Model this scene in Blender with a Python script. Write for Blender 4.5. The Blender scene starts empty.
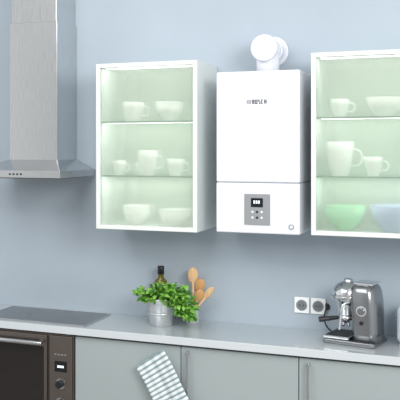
import bpy, bmesh, math, random
from mathutils import Vector, Matrix, Euler
random.seed(7)
S=bpy.context.scene
S.view_settings.view_transform='Standard'
S.view_settings.look='None'
C=bpy.context.collection

# ---------------- materials ----------------
def srgb(r,g,b):
    f=lambda v:(v/255/12.92 if v/255<=.04045 else ((v/255+.055)/1.055)**2.4)
    return (f(r),f(g),f(b),1)
def mat(name,col,rough=.5,metal=0,noise=None,bump=0,emit=None,trans=0,coat=0,scale=(1,1,1),ior=1.45):
    m=bpy.data.materials.new(name); m.use_nodes=True
    nt=m.node_tree; p=nt.nodes['Principled BSDF']
    c=srgb(*col)
    p.inputs['Base Color'].default_value=c
    p.inputs['Roughness'].default_value=rough
    p.inputs['Metallic'].default_value=metal
    p.inputs['Transmission Weight'].default_value=trans
    p.inputs['Coat Weight'].default_value=coat
    p.inputs['IOR'].default_value=ior
    if emit:
        p.inputs['Emission Color'].default_value=srgb(*emit[0]); p.inputs['Emission Strength'].default_value=emit[1]
    if noise:
        sc,amt=noise
        tc=nt.nodes.new('ShaderNodeTexCoord'); mp=nt.nodes.new('ShaderNodeMapping'); mp.inputs['Scale'].default_value=scale
        n=nt.nodes.new('ShaderNodeTexNoise'); n.inputs['Scale'].default_value=sc; n.inputs['Detail'].default_value=5
        nt.links.new(tc.outputs['Object'],mp.inputs[0]); nt.links.new(mp.outputs[0],n.inputs['Vector'])
        r=nt.nodes.new('ShaderNodeValToRGB')
        r.color_ramp.elements[0].position=.3; r.color_ramp.elements[1].position=.7
        r.color_ramp.elements[0].color=tuple(max(0,v*(1-amt)) for v in c[:3])+(1,)
        r.color_ramp.elements[1].color=tuple(min(1,v*(1+amt)) for v in c[:3])+(1,)
        nt.links.new(n.outputs['Fac'],r.inputs[0]); nt.links.new(r.outputs[0],p.inputs['Base Color'])
        if bump:
            b=nt.nodes.new('ShaderNodeBump'); b.inputs['Strength'].default_value=bump; b.inputs['Distance'].default_value=.002
            nt.links.new(n.outputs['Fac'],b.inputs['Height']); nt.links.new(b.outputs[0],p.inputs['Normal'])
    return m
WALL=mat('wall_paint',(173,185,195),.7,noise=(3,.025),bump=.05)
FLOOR=mat('floor_stone',(150,148,145),.5,noise=(4,.1))
STEEL=mat('brushed_steel',(208,210,211),.22,1,noise=(14,.08),scale=(1,1,40))
STEELV=mat('brushed_steel_vertical',(212,214,215),.2,1,noise=(14,.10),scale=(40,40,1))
CHROME=mat('polished_chrome',(232,233,235),.12,1)
DSTEEL=mat('dark_steel',(112,108,104),.3,1)
WHITE=mat('white_enamel',(230,232,238),.28,coat=.2)
OFFW=mat('cabinet_white',(222,229,226),.4)
INSIDE=mat('cabinet_interior',(200,212,200),.5)
ALU=mat('frame_white_aluminium',(232,236,232),.35)
GREYP=mat('grey_plastic',(150,153,156),.4)
LCD=mat('lcd_black',(22,27,34),.15)
LCDT=mat('lcd_text',(220,235,240),.4,emit=((210,235,255),1.0))
DARK=mat('dark_plastic',(35,36,38),.35)
BLACKGL=mat('black_glass',(16,17,19),.08,coat=.5)
OVENGL=mat('oven_glass',(32,27,25),.08,coat=.5)
OVENFR=mat('oven_steel_bronze',(130,121,115),.28,.9)
CTOP=mat('worktop_laminate',(198,205,208),.14,.3,noise=(60,.05),scale=(1,8,1))
CEDGE=mat('worktop_edge',(216,222,225),.25,.1)
FRONT=mat('cabinet_front_grey_green',(168,178,178),.16,noise=(2,.02))
CARC=mat('cabinet_carcass',(90,98,98),.6)
CERAM=mat('white_ceramic',(251,252,251),.2,coat=.3)
JAR=mat('stoneware_grey',(190,196,196),.35)
POTM=mat('zinc_pot',(208,211,213),.32,.6,noise=(30,.06))
SOIL=mat('soil',(52,38,28),.9,noise=(60,.3))
WOOD1=mat('light_wood',(224,186,138),.55,noise=(10,.1),scale=(6,6,1))
WOOD2=mat('warm_wood',(208,158,104),.55,noise=(10,.1),scale=(6,6,1))
OIL=mat('olive_oil_glass',(150,140,50),.05,trans=.6)
LABEL=mat('bottle_label',(206,205,190),.6)
LEAFS=[mat('leaf_%d'%i,c,.45) for i,c in enumerate([(108,168,58),(82,142,46),(140,192,82),(60,116,40)])]
STEM=mat('stem',(96,140,60),.5)
GGLASS=mat('green_bowl',(165,228,182),.2)
BGLASS=mat('lilac_bowl',(190,205,240),.2)
TOAST=mat('pale_toaster_enamel',(196,204,210),.3,coat=.2)

def satin():
    m=bpy.data.materials.new('satin_glass'); m.use_nodes=True
    nt=m.node_tree; nt.nodes.clear(); N=nt.nodes.new
    out=N('ShaderNodeOutputMaterial'); tr=N('ShaderNodeBsdfRefraction'); tr.inputs['Color'].default_value=(.97,.985,.96,1); tr.inputs['Roughness'].default_value=.17; tr.inputs['IOR'].default_value=1.45
    tp=N('ShaderNodeBsdfTransparent'); tp.inputs[0].default_value=(.97,.985,.96,1)
    tl=N('ShaderNodeBsdfTranslucent'); tl.inputs[0].default_value=(.84,.89,.82,1)
    df=N('ShaderNodeBsdfDiffuse'); df.inputs[0].default_value=(.80,.86,.79,1)
    gl=N('ShaderNodeBsdfGlossy'); gl.inputs['Roughness'].default_value=.15
    z=N('ShaderNodeMixShader'); z.inputs[0].default_value=.27
    a=N('ShaderNodeMixShader'); a.inputs[0].default_value=.5
    b=N('ShaderNodeMixShader'); b.inputs[0].default_value=.25
    c=N('ShaderNodeMixShader'); c.inputs[0].default_value=.03
    L=nt.links.new
    L(tr.outputs[0],z.inputs[1]); L(tp.outputs[0],z.inputs[2])
    L(tl.outputs[0],a.inputs[1]); L(df.outputs[0],a.inputs[2])
    L(z.outputs[0],b.inputs[1]); L(a.outputs[0],b.inputs[2])
    L(b.outputs[0],c.inputs[1]); L(gl.outputs[0],c.inputs[2]); L(c.outputs[0],out.inputs[0])
    return m
SATIN=satin()
def shelfglass():
    m=bpy.data.materials.new('shelf_glass'); m.use_nodes=True
    nt=m.node_tree; nt.nodes.clear(); N=nt.nodes.new
    out=N('ShaderNodeOutputMaterial'); tr=N('ShaderNodeBsdfTransparent'); tr.inputs[0].default_value=(.94,.98,.95,1)
    gl=N('ShaderNodeBsdfDiffuse'); gl.inputs[0].default_value=(.6,.8,.68,1)
    c=N('ShaderNodeMixShader'); c.inputs[0].default_value=.10
    nt.links.new(tr.outputs[0],c.inputs[1]); nt.links.new(gl.outputs[0],c.inputs[2]); nt.links.new(c.outputs[0],out.inputs[0])
    return m
SHELFM=shelfglass()
SHELFE=mat('shelf_glass_edge',(84,132,112),.2)

def stripes():
    m=bpy.data.materials.new('striped_cloth'); m.use_nodes=True
    nt=m.node_tree; p=nt.nodes['Principled BSDF']; p.inputs['Roughness'].default_value=.9
    at=nt.nodes.new('ShaderNodeAttribute'); at.attribute_name='weave'
    w=nt.nodes.new('ShaderNodeMath'); w.operation='FRACT'; q=nt.nodes.new('ShaderNodeMath'); q.operation='MULTIPLY'; q.inputs[1].default_value=19
    r=nt.nodes.new('ShaderNodeValToRGB'); r.color_ramp.interpolation='CONSTANT'
    r.color_ramp.elements[0].color=srgb(140,165,172); r.color_ramp.elements[1].color=srgb(232,236,235); r.color_ramp.elements[1].position=.42
    nt.links.new(at.outputs['Fac'],q.inputs[0]); nt.links.new(q.outputs[0],w.inputs[0]); nt.links.new(w.outputs[0],r.inputs[0]); nt.links.new(r.outputs[0],p.inputs['Base Color'])
    return m
CLOTH=stripes()

# ---------------- helpers ----------------
def empty(name,loc=(0,0,0),rz=0):
    e=bpy.data.objects.new(name,None); C.objects.link(e); e.location=loc; e.rotation_euler[2]=rz; return e
def link(name,me,parent,m,smooth=False):
    o=bpy.data.objects.new(name,me); C.objects.link(o)
    if m: me.materials.append(m)
    if smooth:
        for f in me.polygons: f.use_smooth=True
    if parent: o.parent=parent
    return o
def box(name,x0,x1,y0,y1,z0,z1,m,parent=None,bev=.002,seg=2):
    bm=bmesh.new(); bmesh.ops.create_cube(bm,size=1)
    for v in bm.verts:
        v.co=Vector(((x0+x1)/2+v.co.x*(x1-x0),(y0+y1)/2+v.co.y*(y1-y0),(z0+z1)/2+v.co.z*(z1-z0)))
    if bev: bmesh.ops.bevel(bm,geom=bm.edges[:],offset=bev,segments=seg,affect='EDGES',profile=.5)
    me=bpy.data.meshes.new(name); bm.to_mesh(me); bm.free()
    return link(name,me,parent,m)
def cyl(name,p0,p1,r0,m,parent=None,r1=None,n=40,bev=0):
    p0=Vector(p0);p1=Vector(p1); d=p1-p0; r1=r0 if r1 is None else r1
    bm=bmesh.new(); bmesh.ops.create_cone(bm,cap_ends=True,segments=n,radius1=r0,radius2=r1,depth=d.length)
    if bev:
        es=[e for e in bm.edges if abs(e.verts[0].co.z-e.verts[1].co.z)<1e-6]
        bmesh.ops.bevel(bm,geom=es,offset=bev,segments=3,affect='EDGES',profile=.5)
    M=Matrix.Translation((p0+p1)/2)@d.to_track_quat('Z','Y').to_matrix().to_4x4()
    bm.transform(M); me=bpy.data.meshes.new(name); bm.to_mesh(me); bm.free()
    o=link(name,me,parent,m)
    for f in me.polygons: f.use_smooth=len(f.vertices)<=4
    return o
def lathe(name,prof,m,parent=None,n=40,loc=(0,0,0),mtx=None):
    vs=[];fs=[]
    for r,z in prof:
        for i in range(n):
            a=2*math.pi*i/n; vs.append((r*math.cos(a),r*math.sin(a),z))
    for j in range(len(prof)-1):
        for i in range(n):
            k=(i+1)%n; fs.append((j*n+i,j*n+k,(j+1)*n+k,(j+1)*n+i))
    me=bpy.data.meshes.new(name); me.from_pydata(vs,[],fs)
    bm=bmesh.new(); bm.from_mesh(me); bmesh.ops.remove_doubles(bm,verts=bm.verts,dist=1e-6)
    bmesh.ops.recalc_face_normals(bm,faces=bm.faces)
    if mtx: bm.transform(mtx)
    bmesh.ops.translate(bm,verts=bm.verts,vec=loc)
    bm.to_mesh(me); bm.free()
    return link(name,me,parent,m,True)
def tube(name,pts,r,m,parent=None,cyc=False):
    cu=bpy.data.curves.new(name,'CURVE'); cu.dimensions='3D'; cu.bevel_depth=r; cu.bevel_resolution=5; cu.use_fill_caps=True
    s=cu.splines.new('BEZIER'); s.bezier_points.add(len(pts)-1)
    for b,p in zip(s.bezier_points,pts): b.co=p; b.handle_left_type=b.handle_right_type='AUTO'
    s.use_cyclic_u=cyc; cu.materials.append(m)
    o=bpy.data.objects.new(name,cu); C.objects.link(o)
    if parent: o.parent=parent
    return o
def ell(name,c,rad,m,parent=None,R=None):
    bm=bmesh.new(); bmesh.ops.create_uvsphere(bm,u_segments=36,v_segments=20,radius=1)
    bm.transform(Matrix.Translation(c)@(R or Matrix.Identity(4))@Matrix.Diagonal((*rad,1)))
    me=bpy.data.meshes.new(name); bm.to_mesh(me); bm.free(); return link(name,me,parent,m,True)

# ---------------- room ----------------
box('wall_back',-5,2.5,0,.12,0,3.0,WALL,bev=0)
box('floor',-5,2.5,-5.2,0,-.1,0,FLOOR,bev=0)

# ---------------- base cabinets, worktop ----------------
F=-.405
wt=empty('kitchen_worktop')
box('top_slab',-3.6,1.0,-.43,-.001,.862,.90,CTOP,wt,bev=.003)
box('edge_band',-3.6,1.0,-.433,-.4301,.862,.898,CEDGE,wt,bev=.001)
def base(x0,x1,handle=None,hook=None):
    e=empty('base_cabinet')
    box('carcass',x0+.002,x1-.002,F+.02,-.002,.1,.861,CARC,e,bev=0)
    box('plinth',x0+.001,x1-.001,F+.06,F+.08,0,.1,CARC,e,bev=0)
    box('door',x0+.002,x1-.002,F,F+.019,.105,.848,FRONT,e,bev=.0015)
    if handle:
        hx=handle
        box('handle_bar',hx-.006,hx+.006,F-.036,F-.028,.60,.835,STEELV,e,bev=.002)
        for z in (.61,.825): box('handle_post',hx-.006,hx+.006,F-.03,F,z-.007,z+.007,STEELV,e,bev=.001)
    if hook:
        cyl('towel_hook',(hook[0],F-.040,hook[1]),(hook[0],F,hook[1]),.004,STEEL,e,n=16)
base(-3.05,-2.478)
base(-1.903,-1.333,hook=(-1.42,.815))
base(-1.333,-.763,-1.292)
base(-.763,-.193,-.716)
base(-.193,.38,-.15)

# ---------------- oven ----------------
ov=empty('built_in_oven')
box('body',-2.474,-1.907,F+.02,-.01,.15,.858,CARC,ov,bev=0)
box('plinth',-2.474,-1.907,F+.06,F+.08,0,.15,CARC,ov,bev=0)
box('frame',-2.474,-1.907,F,F+.02,.15,.852,OVENFR,ov)
box('door_glass',-2.465,-2.058,F-.016,F-.001,.16,.845,OVENFR,ov,bev=.003)
box('door_window',-2.445,-2.075,F-.0185,F-.0161,.20,.785,OVENGL,ov,bev=.001)
box('control_panel',-2.045,-1.915,F-.010,F-.0005,.16,.845,OVENFR,ov,bev=.003)
cyl('handle',(-2.46,F-.055,.808),(-2.066,F-.055,.808),.011,STEEL,ov,bev=.002)
for x in (-2.42,-2.10): cyl('handle_post',(x,F-.055,.808),(x,F-.015,.808),.007,STEEL,ov)
box('display',-2.015,-1.945,F-.012,F-.0101,.66,.715,BLACKGL,ov,bev=.001)
box('display_digits',-1.998,-1.962,F-.013,F-.0121,.682,.693,LCDT,ov,bev=0)
for z in (.60,.50,.40):
    cyl('knob_ring',(-1.98,F-.0135,z),(-1.98,F-.0101,z),.027,STEEL,ov)
    cyl('knob',(-1.98,F-.036,z),(-1.98,F-.0136,z),.020,DARK,ov,bev=.003)
for i in range(4): box('button',-2.015+i*.019,-2.003+i*.019,F-.0125,F-.0101,.745,.753,STEEL,ov,bev=.001)

# ---------------- hob ----------------
hb=empty('induction_hob')
box('glass',-2.46,-1.857,-.395,-.055,.9002,.905,BLACKGL,hb,bev=.001)
box('trim_front',-2.463,-1.854,-.400,-.3951,.9002,.907,STEEL,hb,bev=.001)
box('trim_back',-2.463,-1.854,-.0549,-.050,.9002,.907,STEEL,hb,bev=.001)
box('trim_right',-1.8569,-1.852,-.4,-.05,.9002,.907,STEEL,hb,bev=.001)
box('trim_left',-2.465,-2.4601,-.4,-.05,.9002,.907,STEEL,hb,bev=.001)
RING=mat('hob_ring_print',(90,92,95),.3)
for x,y,r in ((-2.3,-.30,.07),(-2.3,-.14,.055),(-2.02,-.30,.055),(-2.02,-.14,.07)):
    lathe('cooking_zone',[(r,.9051),(r+.002,.9053),(r+.003,.9051)],RING,hb,loc=(x,y,0))

# ---------------- range hood ----------------
hd=empty('range_hood')
box('chimney',-2.372,-2.083,-.25,-.002,1.75,2.50,STEELV,hd,bev=.002)
box('chimney_upper',-2.364,-2.091,-.242,-.003,2.50,2.99,STEELV,hd,bev=.002)
x0,x1,y0,y1=-2.487,-1.968,-.45,-.003
box('canopy_rim',x0,x1,y0,y1,1.660,1.698,STEEL,hd,bev=.002)
bm=bmesh.new()
lo=[bm.verts.new(v) for v in ((x0+.003,y0+.003,1.698),(x1-.003,y0+.003,1.698),(x1-.003,y1,1.698),(x0+.003,y1,1.698))]
hi=[bm.verts.new(v) for v in ((-2.374,-.252,1.752),(-2.081,-.252,1.752),(-2.081,y1,1.752),(-2.374,y1,1.752))]
bm.faces.new(hi)
for i in range(4): bm.faces.new((lo[i],lo[(i+1)%4],hi[(i+1)%4],hi[i]))
bmesh.ops.recalc_face_normals(bm,faces=bm.faces)
me=bpy.data.meshes.new('canopy_slope'); bm.to_mesh(me); bm.free(); link('canopy_slope',me,hd,STEEL)
box('grease_filter',x0+.03,x1-.03,y0+.03,y1-.03,1.655,1.66,DSTEEL,hd,bev=0)
for i in range(4): cyl('button',(-2.26+i*.022,y0-.003,1.679),(-2.26+i*.022,y0,1.679),.005,DARK,hd,n=16)

# ---------------- glass wall cabinets ----------------
def wallcab(x0,x1,z0,z1,shelves):
    e=empty('glass_wall_cabinet'); t=.018; yb=-.002; yf=-.335
    box('side_left',x0,x0+t,yf,yb,z0,z1,OFFW,e,bev=.001); box('side_right',x1-t,x1,yf,yb,z0,z1,OFFW,e,bev=.001)
    box('top',x0+t,x1-t,yf,yb,z1-t,z1,OFFW,e,bev=0); box('bottom',x0+t,x1-t,yf,yb,z0,z0+t,OFFW,e,bev=0)
    box('back',x0+t,x1-t,-.010,yb,z0+t,z1-t,INSIDE,e,bev=0)
    for z in shelves:
        box('shelf',x0+t,x1-t,yf+.014,-.011,z-.003,z+.003,SHELFM,e,bev=0)
        box('shelf_edge',x0+t,x1-t,yf+.008,yf+.0139,z-.003,z+.003,SHELFE,e,bev=0)
    w=.021; a=-.360; b=-.338
    box('door_stile_left',x0,x0+w,a,b,z0,z1,ALU,e); box('door_stile_right',x1-w,x1,a,b,z0,z1,ALU,e)
    box('door_rail_top',x0+w,x1-w,a,b,z1-w,z1,ALU,e); box('door_rail_bottom',x0+w,x1-w,a,b,z0,z0+w,ALU,e)
    box('door_glass',x0+w,x1-w,-.344,-.340,z0+w,z1-w,SATIN,e,bev=0)
    # slim lamp strips: below the top panel and below each shelf
    def lamp(z,en):
        l=bpy.data.lights.new('cabinet_light','AREA'); l.shape='RECTANGLE'; l.size=x1-x0-.06; l.size_y=.03; l.energy=en; l.color=(.98,1,.96)
        lo=bpy.data.objects.new('cabinet_light',l); C.objects.link(lo); lo.location=((x0+x1)/2,-.285,z); lo.parent=e
    k=(x1-x0)/.54
    lamp(z1-t-.002,.72*k)
    for z in shelves: lamp(z-.005,.60*k)
wallcab(-1.805,-1.266,1.402,2.247,(1.949,1.672))
wallcab(-.715,-.115,1.412,2.257,(1.957,1.682))

def cup(name,x,z,r,h,y=-.25,m=CERAM,handle=True):
    e=empty(name,(x,y,z))
    lathe('body',[(0,0),(r*.6,0),(r*.62,.004),(r*.85,h*.3),(r*.98,h*.7),(r,h),(r*.93,h),(r*.9,h*.7),(r*.75,h*.3),(r*.5,.008),(0,.008)],m,e)
    if handle: tube('handle',[(r*.93,0,h*.78),(r*1.45,0,h*.72),(r*1.45,0,h*.35),(r*.85,0,h*.3)],.004,m,e)
def bowl(name,x,z,r,h,y=-.23,m=CERAM,k=1):
    e=empty(name,(x,y,z))
    for i in range(k):
        o=i*.014
        lathe('bowl_%d'%i,[(0,o),(r*.4,o),(r*.42,o+.006),(r*.8,o+h*.4),(r,o+h),(r*.96,o+h),(r*.76,o+h*.42),(r*.38,o+.01),(0,o+.01)],m,e)
s1,s2,s0=1.9522,1.6752,1.4202
cup('ceramic_jug',-1.64,s1,.055,.10); bowl('serving_bowl',-1.45,s1,.075,.085,k=2)
cup('coffee_mug',-1.72,s2,.036,.075); cup('coffee_mug',-1.635,s2,.034,.065,y=-.15); cup('tall_mug',-1.56,s2,.052,.13); cup('coffee_mug',-1.41,s2,.044,.085)
bowl('soup_bowl',-1.63,s0,.072,.07,k=3); bowl('soup_bowl',-1.42,s0,.085,.07,k=2)
s1,s2,s0=1.9602,1.6852,1.4302
cup('ceramic_jug',-.60,s2,.062,.16); cup('coffee_mug',-.45,s2,.042,.09); bowl('serving_bowl',-.40,s1,.09,.09); cup('coffee_mug',-.60,s1,.042,.085)
bowl('green_bowl',-.58,s0,.095,.10,m=GGLASS,k=2); bowl('lilac_bowl',-.36,s0,.11,.12,m=BGLASS)

# ---------------- boiler ----------------
bo=empty('wall_mounted_gas_boiler')
X0,X1=-1.169,-.767
box('casing',X0,X1,-.358,-.012,1.652,2.183,WHITE,bo,bev=.008,seg=4)
box('lower_casing',X0,X1,-.358,-.012,1.409,1.649,WHITE,bo,bev=.006,seg=4)
box('core',X0+.006,X1-.006,-.35,-.002,1.415,2.178,GREYP,bo,bev=0)
box('control_panel',-1.030,-.906,-.3605,-.357,1.449,1.597,GREYP,bo,bev=.001)
box('display',-.997,-.940,-.3625,-.3606,1.535,1.578,LCD,bo,bev=.0005)
for i,(a,b) in enumerate(((-.984,-.977),(-.973,-.966),(-.962,-.955))):
    box('digit_%d'%i,a,b,-.3632,-.3626,1.552,1.566,LCDT,bo,bev=0)
for x in (-.990,-.968,-.946):
    for z in (1.512,1.485):
        cyl('key',(x,-.3620,z),(x,-.3605,z),.0055,DARK if (x==-.968) else ALU,bo,n=20)
lathe('gauge_rim',[(0,0),(.012,0),(.012,.004),(.009,.004),(.009,.002),(0,.002)],GREYP,bo,mtx=Matrix.Rotation(math.pi/2,4,'X'),loc=(-.806,-.3581,1.446))
cyl('gauge_face',(-.806,-.3605,1.446),(-.806,-.358,1.446),.008,ALU,bo,n=24)
lathe('logo_ring',[(.008,0),(.0105,0),(.0105,.001),(.008,.001),(.008,0)],DARK,bo,mtx=Matrix.Rotation(math.pi/2,4,'X'),loc=(-1.008,-.358,2.036))
box('logo_bar',-1.013,-1.003,-.359,-.3578,2.034,2.038,DARK,bo,bev=0)
STRK={0:'LRTMB',1:'LRTB',2:'ltmrbTB',3:'LTB',4:'LRM'}
for i in range(5):
    a=-.992+i*.0145; b=a+.0108; w=.0038; z0_,z1_,zm=2.026,2.046,2.036
    k=STRK[i]
    def st(x_0,x_1,za,zb): box('letter_%d'%i,x_0,x_1,-.359,-.3578,za,zb,DARK,bo,bev=0)
    if 'L' in k: st(a,a+w,z0_,z1_)
    if 'R' in k: st(b-w,b,z0_,z1_)
    if 'l' in k: st(a,a+w,zm,z1_)
    if 'r' in k: st(b-w,b,z0_,zm)
    if 'T' in k: st(a+w,b-w,z1_-.0038,z1_)
    if 'M' in k or 'm' in k: st(a+w,b-w,zm-.002,zm+.002)
    if 'B' in k: st(a+w,b-w,z0_,z0_+.0038)
# flue
cyl('flue_collar',(-.968,-.13,2.183),(-.968,-.13,2.197),.068,WHITE,bo,bev=.003)
cyl('flue_stub',(-.968,-.13,2.19),(-.968,-.13,2.31),.057,WHITE,bo)
cyl('flue_pipe',(-.968,-.205,2.308),(-.968,-.002,2.308),.058,WHITE,bo)
cyl('flue_socket',(-.968,-.09,2.308),(-.968,-.055,2.308),.064,WHITE,bo,bev=.004)
cyl('flue_cap',(-.968,-.225,2.308),(-.968,-.185,2.308),.066,WHITE,bo,bev=.008)
cyl('flue_cap_plate',(-.968,-.229,2.308),(-.968,-.2245,2.308),.050,OFFW,bo,bev=.002)
cyl('flue_wall_rosette',(-.968,-.014,2.308),(-.968,-.002,2.308),.078,WHITE,bo,bev=.004)

# ---------------- sockets ----------------
WELL=mat('socket_well',(120,124,128),.5)
def socket(x,z=1.021):
    e=empty('wall_socket'); h=.037
    box('plate',x-h,x+h,-.010,-.0005,z-.04,z+.04,CERAM,e,bev=.003,seg=3)
    cyl('well_rim',(x,-.0118,z),(x,-.0095,z),.028,GREYP,e,n=32)
    cyl('well',(x,-.0122,z),(x,-.0119,z),.023,WELL,e,n=32)
    for d in (-.009,.009): cyl('pin_hole',(x+d,-.0130,z),(x+d,-.0123,z),.0035,DARK,e,n=12)
socket(-.823); socket(-.741)

# ---------------- espresso machine ----------------
em=empty('espresso_machine',(-.535,-.205,.9),math.radians(-12))
GR=mat('machine_grey',(148,150,152),.25,.9)
box('base',-.12,.12,-.10,.10,.0,.022,GR,em,bev=.008,seg=4)
box('drip_tray',-.125,.0,-.092,.092,.0221,.036,CHROME,em,bev=.006,seg=3)
for i in range(7): box('grid_%d'%i,-.115+i*.016,-.107+i*.016,-.08,.08,.036,.0385,DARK,em,bev=0)
bm=bmesh.new(); rings=[]
for z,cx,rx,ry in ((.022,.062,.060,.088),(.06,.062,.059,.087),(.13,.06,.060,.088),(.20,.056,.062,.088),(.245,.052,.060,.084),(.268,.050,.054,.076),(.280,.050,.042,.062),(.284,.050,.02,.03)):
    rg=[]
    for i in range(40):
        t=2*math.pi*i/40; c_,s_=math.cos(t),math.sin(t); p_=.55
        rg.append(bm.verts.new((cx+rx*math.copysign(abs(c_)**p_,c_),ry*math.copysign(abs(s_)**p_,s_),z)))
    rings.append(rg)
for a,b in zip(rings,rings[1:]):
    for i in range(40): bm.faces.new((a[i],a[(i+1)%40],b[(i+1)%40],b[i]))
bm.faces.new(rings[-1]); bm.faces.new(rings[0][::-1])
me=bpy.data.meshes.new('tower'); bm.to_mesh(me); bm.free(); link('tower',me,em,GR,True)
ell('boiler_dome',(-.035,0,.228),(.074,.080,.060),CHROME,em)
cyl('boiler_band',(-.035,0,.206),(-.035,0,.222),.080,STEEL,em,bev=.003)
lathe('group_head',[(0,.12),(.034,.12),(.038,.13),(.040,.165),(.052,.19),(.068,.208),(0,.21)],CHROME,em,loc=(-.045,0,0))
lathe('portafilter',[(0,.088),(.014,.088),(.016,.098),(.033,.104),(.036,.122),(0,.122)],CHROME,em,loc=(-.045,0,0))
cyl('portafilter_handle',(-.075,-.02,.112),(-.150,-.075,.102),.009,DARK,em,r1=.013,bev=.003)
cyl('spout_left',(-.055,0,.092),(-.060,0,.070),.006,CHROME,em); cyl('spout_right',(-.035,0,.092),(-.030,0,.070),.006,CHROME,em)
lathe('boiler_cap',[(0,.0),(.020,.0),(.022,.004),(.020,.010),(.010,.014),(0,.015)],CHROME,em,loc=(-.035,0,.285))
tube('steam_wand',[(.0,-.085,.20),(-.02,-.105,.19),(-.03,-.112,.13),(-.035,-.118,.075)],.005,CHROME,em)
box('top_tray',.01,.10,-.06,.06,.280,.290,CHROME,em,bev=.004,seg=3)
cyl('dial_rim',(.058,-.0925,.165),(.058,-.086,.165),.024,CHROME,em)
cyl('dial',(.058,-.102,.165),(.058,-.0926,.165),.017,GR,em,bev=.003)
cyl('switch',(.058,-.0925,.11),(.058,-.086,.11),.009,DARK,em)
cyl('mains_plug',(-.206,.192,.121),(-.206,.155,.121),.018,DARK,em,bev=.003)
tube('mains_cable',[(-.206,.160,.115),(-.205,.135,.06),(-.17,.13,.012),(-.08,.14,.006),(.03,.13,.006),(.06,.09,.015)],.0038,DARK,em)

# ---------------- basil ----------------
bp=empty('potted_basil',(-1.508,-.20,.9))
lathe('pot',[(0,0),(.055,0),(.058,.003),(.073,.12),(.077,.135),(.080,.138),(.079,.143),(.072,.143),(.070,.12),(.0,.118)],POTM,bp)
lathe('pot_band',[(.0665,.060),(.0690,.062),(.0695,.068),(.0675,.070)],POTM,bp)
cyl('soil',(0,0,.118),(0,0,.128),.069,SOIL,bp)
def leaf(bm,base,dirv,up,L,W,mi):
    d=dirv.normalized(); s=d.cross(up).normalized(); u=s.cross(d)
    rows=[]
    for i,(t,w) in enumerate(((0,.06),(.2,.7),(.45,1),(.7,.8),(.9,.35),(1,.03))):
        c=base+d*L*t+u*(L*.22*math.sin(t*2.2)-L*.25*t*t)
        rows.append([bm.verts.new(c+s*W*w*k/2+u*(abs(k)*W*.16*w)) for k in (-1,0,1)])
    for a,b in zip(rows,rows[1:]):
        for j in range(2):
            f=bm.faces.new((a[j],a[j+1],b[j+1],b[j])); f.material_index=mi; f.smooth=True
bm=bmesh.new(); stems=[]
for k in range(112):
    a=random.uniform(0,2*math.pi); rr=math.sqrt(random.random())
    if k<78:
        tip=Vector((.025+rr*.150*math.cos(a), rr*.085*math.sin(a)-.02, .155+.055*(1-rr)+random.uniform(-.03,.03)))
        if tip.x<-.07: tip.z-=.02*random.random()
    else:  # drooping shoots on the right and over the front rim
        tip=Vector((random.uniform(.06,.215),random.uniform(-.10,.0),0)); tip.z=.135-(tip.x-.06)*.25+random.uniform(-.06,.03)
    base=Vector((random.uniform(-.03,.03),random.uniform(-.03,.03),.130))
    stems.append((base,tip))
    for j in range(8):
        t=random.uniform(.62,1.03); p=base.lerp(tip,t)
        out=(tip-base).normalized()
        d=Vector((random.gauss(0,1),random.gauss(0,1),random.gauss(0,.5)))*.8+out*.5
        up=Vector((random.gauss(0,.35),random.gauss(-.5,.35),1)).normalized()
        if d.cross(up).length<.1: continue
        L=random.uniform(.022,.038); leaf(bm,p,d,up,L,L*.62,random.choice([0,0,1,2,2,3]))
me=bpy.data.meshes.new('foliage'); bm.to_mesh(me); bm.free()
fo=link('foliage',me,bp,None)
for l in LEAFS: me.materials.append(l)
for i,(a,b) in enumerate(stems[::2]): tube('stem_%d'%i,[a,a.lerp(b,.5)+Vector((0,0,.02)),b],.0015,STEM,bp)

# ---------------- bottle ----------------
bt=empty('oil_bottle',(-1.555,-.07,.9))
lathe('glass_body',[(0,0),(.034,0),(.036,.005),(.036,.185),(.032,.21),(.016,.225),(.014,.255),(.0,.255)],OIL,bt)
lathe('label',[(.0365,.10),(.0368,.101),(.0368,.195),(.0365,.196)],LABEL,bt)
lathe('cap',[(.0,.288),(.016,.288),(.018,.283),(.018,.245),(.015,.243)],DARK,bt)

# ---------------- utensils ----------------
ut=empty('utensil_jar',(-1.385,-.07,.9))
lathe('jar',[(0,0),(.038,0),(.040,.004),(.040,.098),(.041,.10),(.037,.10),(.036,.006),(0,.006)],JAR,ut)
def spoon(n,a,b,m,w=.024,hl=.038,flat=.006,yaw=0):
    a=Vector(a); b=Vector(b)
    cyl('spoon_handle_%d'%n,a,b,.0055,m,ut,r1=.0065,n=16)
    d=(b-a).normalized(); f=Vector((math.sin(yaw),-math.cos(yaw),0)); X_=f.cross(d).normalized(); Y_=d.cross(X_)
    R=Matrix((X_,Y_,d)).transposed().to_4x4()
    ell('spoon_head_%d'%n,b+d*hl*.8,(w,flat,hl),m,ut,R=R)
spoon(0,(.01,.01,.01),(.009,.0,.215),WOOD1,.027,.042,.009,.3)
spoon(1,(-.01,.0,.01),(.040,-.005,.172),WOOD2,.026,.036,.009,.2)
spoon(2,(-.02,-.01,.01),(.080,-.02,.140),WOOD1,.018,.040,.006,.3)
spoon(3,(-.01,-.02,.01),(.040,-.030,.125),WOOD2,.024,.034,.008,.2)

# ---------------- toaster at the right ----------------
cn=empty('toaster',(-.25,-.15,.9))
box('body',-.10,.10,-.075,.075,.012,.185,TOAST,cn,bev=.028,seg=6)
box('foot_plate',-.09,.09,-.065,.065,.0,.013,GREYP,cn,bev=.003)
for y in (-.025,.025): box('slot',-.07,.07,y-.010,y+.010,.184,.1865,DARK,cn,bev=0)
box('lever',-.112,-.098,-.012,.012,.12,.135,GREYP,cn,bev=.004)

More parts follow.
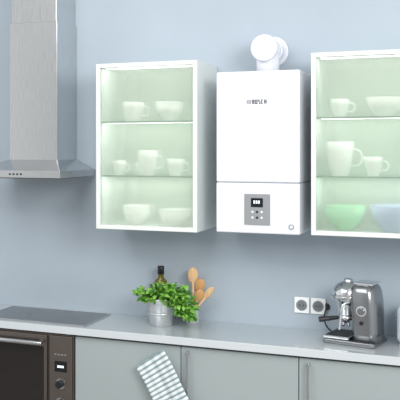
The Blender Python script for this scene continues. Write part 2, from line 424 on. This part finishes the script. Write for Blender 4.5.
# ---------------- towel (hangs from the hook, brushing the door handle) ----------------
tw=bpy.data.meshes.new('striped_tea_towel')
bm=bmesh.new(); wl=bm.verts.layers.float.new('weave'); nu,nv=36,140; G=[]
TL=Vector((-1.550,0,.738)); TR=Vector((-1.408,0,.838)); D=Vector((.132,0,-.205))
for j in range(nv+1):
    v=j/nv; row=[]
    for i in range(nu+1):
        u=i/nu
        p=TL.lerp(TR,u)+D*v*1.75+Vector((0,0,-.03*v*u))
        fold=.006*math.sin(u*9+v*2)*(.4+v)+.003*math.sin(u*21+1)
        y=F-.046-fold-.006*math.sin(v*2.2)
        vv=bm.verts.new((p.x+.004*math.sin(v*9),min(y,F-.0385),p.z)); vv[wl]=v; row.append(vv)
    G.append(row)
for j in range(nv):
    for i in range(nu):
        f=bm.faces.new((G[j][i],G[j][i+1],G[j+1][i+1],G[j+1][i])); f.smooth=True
bm.to_mesh(tw); bm.free()
to=bpy.data.objects.new('striped_tea_towel',tw); C.objects.link(to); tw.materials.append(CLOTH)
so=to.modifiers.new('thick','SOLIDIFY'); so.thickness=.002

# ---------------- light ----------------
W=bpy.data.worlds.new('room_ambient'); S.world=W; W.use_nodes=True
nt=W.node_tree; bg=nt.nodes['Background']
tc=nt.nodes.new('ShaderNodeTexCoord'); sx=nt.nodes.new('ShaderNodeSeparateXYZ'); r=nt.nodes.new('ShaderNodeValToRGB')
mr=nt.nodes.new('ShaderNodeMapRange'); mr.inputs['From Min'].default_value=-1; mr.inputs['From Max'].default_value=1
nt.links.new(tc.outputs['Generated'],sx.inputs[0]); nt.links.new(sx.outputs['X'],mr.inputs['Value']); nt.links.new(mr.outputs[0],r.inputs[0])
e=r.color_ramp.elements; e[0].position=0; e[0].color=(.9,.92,.93,1); e[1].position=1; e[1].color=(.95,.97,1,1)
for p,v in ((.18,.8),(.24,1.0),(.285,.5),(.36,.65),(.48,.34),(.62,.8)):  # invented bright and dark bands, added for the steel to reflect
    k=e.new(p); k.color=(v,v*1.01,v*1.02,1)
nt.links.new(r.outputs[0],bg.inputs[0]); bg.inputs[1].default_value=.95
def area(name,loc,target,size,en,col=(1,1,1)):
    l=bpy.data.lights.new(name,'AREA'); l.shape='RECTANGLE'; l.size,l.size_y=size; l.energy=en; l.color=col
    o=bpy.data.objects.new(name,l); C.objects.link(o); o.location=loc
    o.rotation_euler=(Vector(target)-Vector(loc)).to_track_quat('-Z','Y').to_euler()
area('key_softbox',(1.6,-3.8,2.9),(-1.3,0,1.4),(1.6,1.4),104,(1,.995,.98))  # added softbox, high front right, as key light; no window there
area('overhead_softbox',(-1.8,-2.6,3.2),(-1.4,-.2,.9),(2.0,1.2),42,(1,1,1))  # added softbox overhead to light the scene; no ceiling fixture

# ---------------- camera ----------------
cam=bpy.data.cameras.new('camera'); co=bpy.data.objects.new('camera',cam); C.objects.link(co)
co.location=(0,-4.45,1.816); co.rotation_euler=(math.pi/2,0,math.radians(23.55))
cam.sensor_width=36; cam.lens=36*870/400
cam.shift_x=100/400; cam.shift_y=-52/400
cam.clip_end=50
S.camera=co
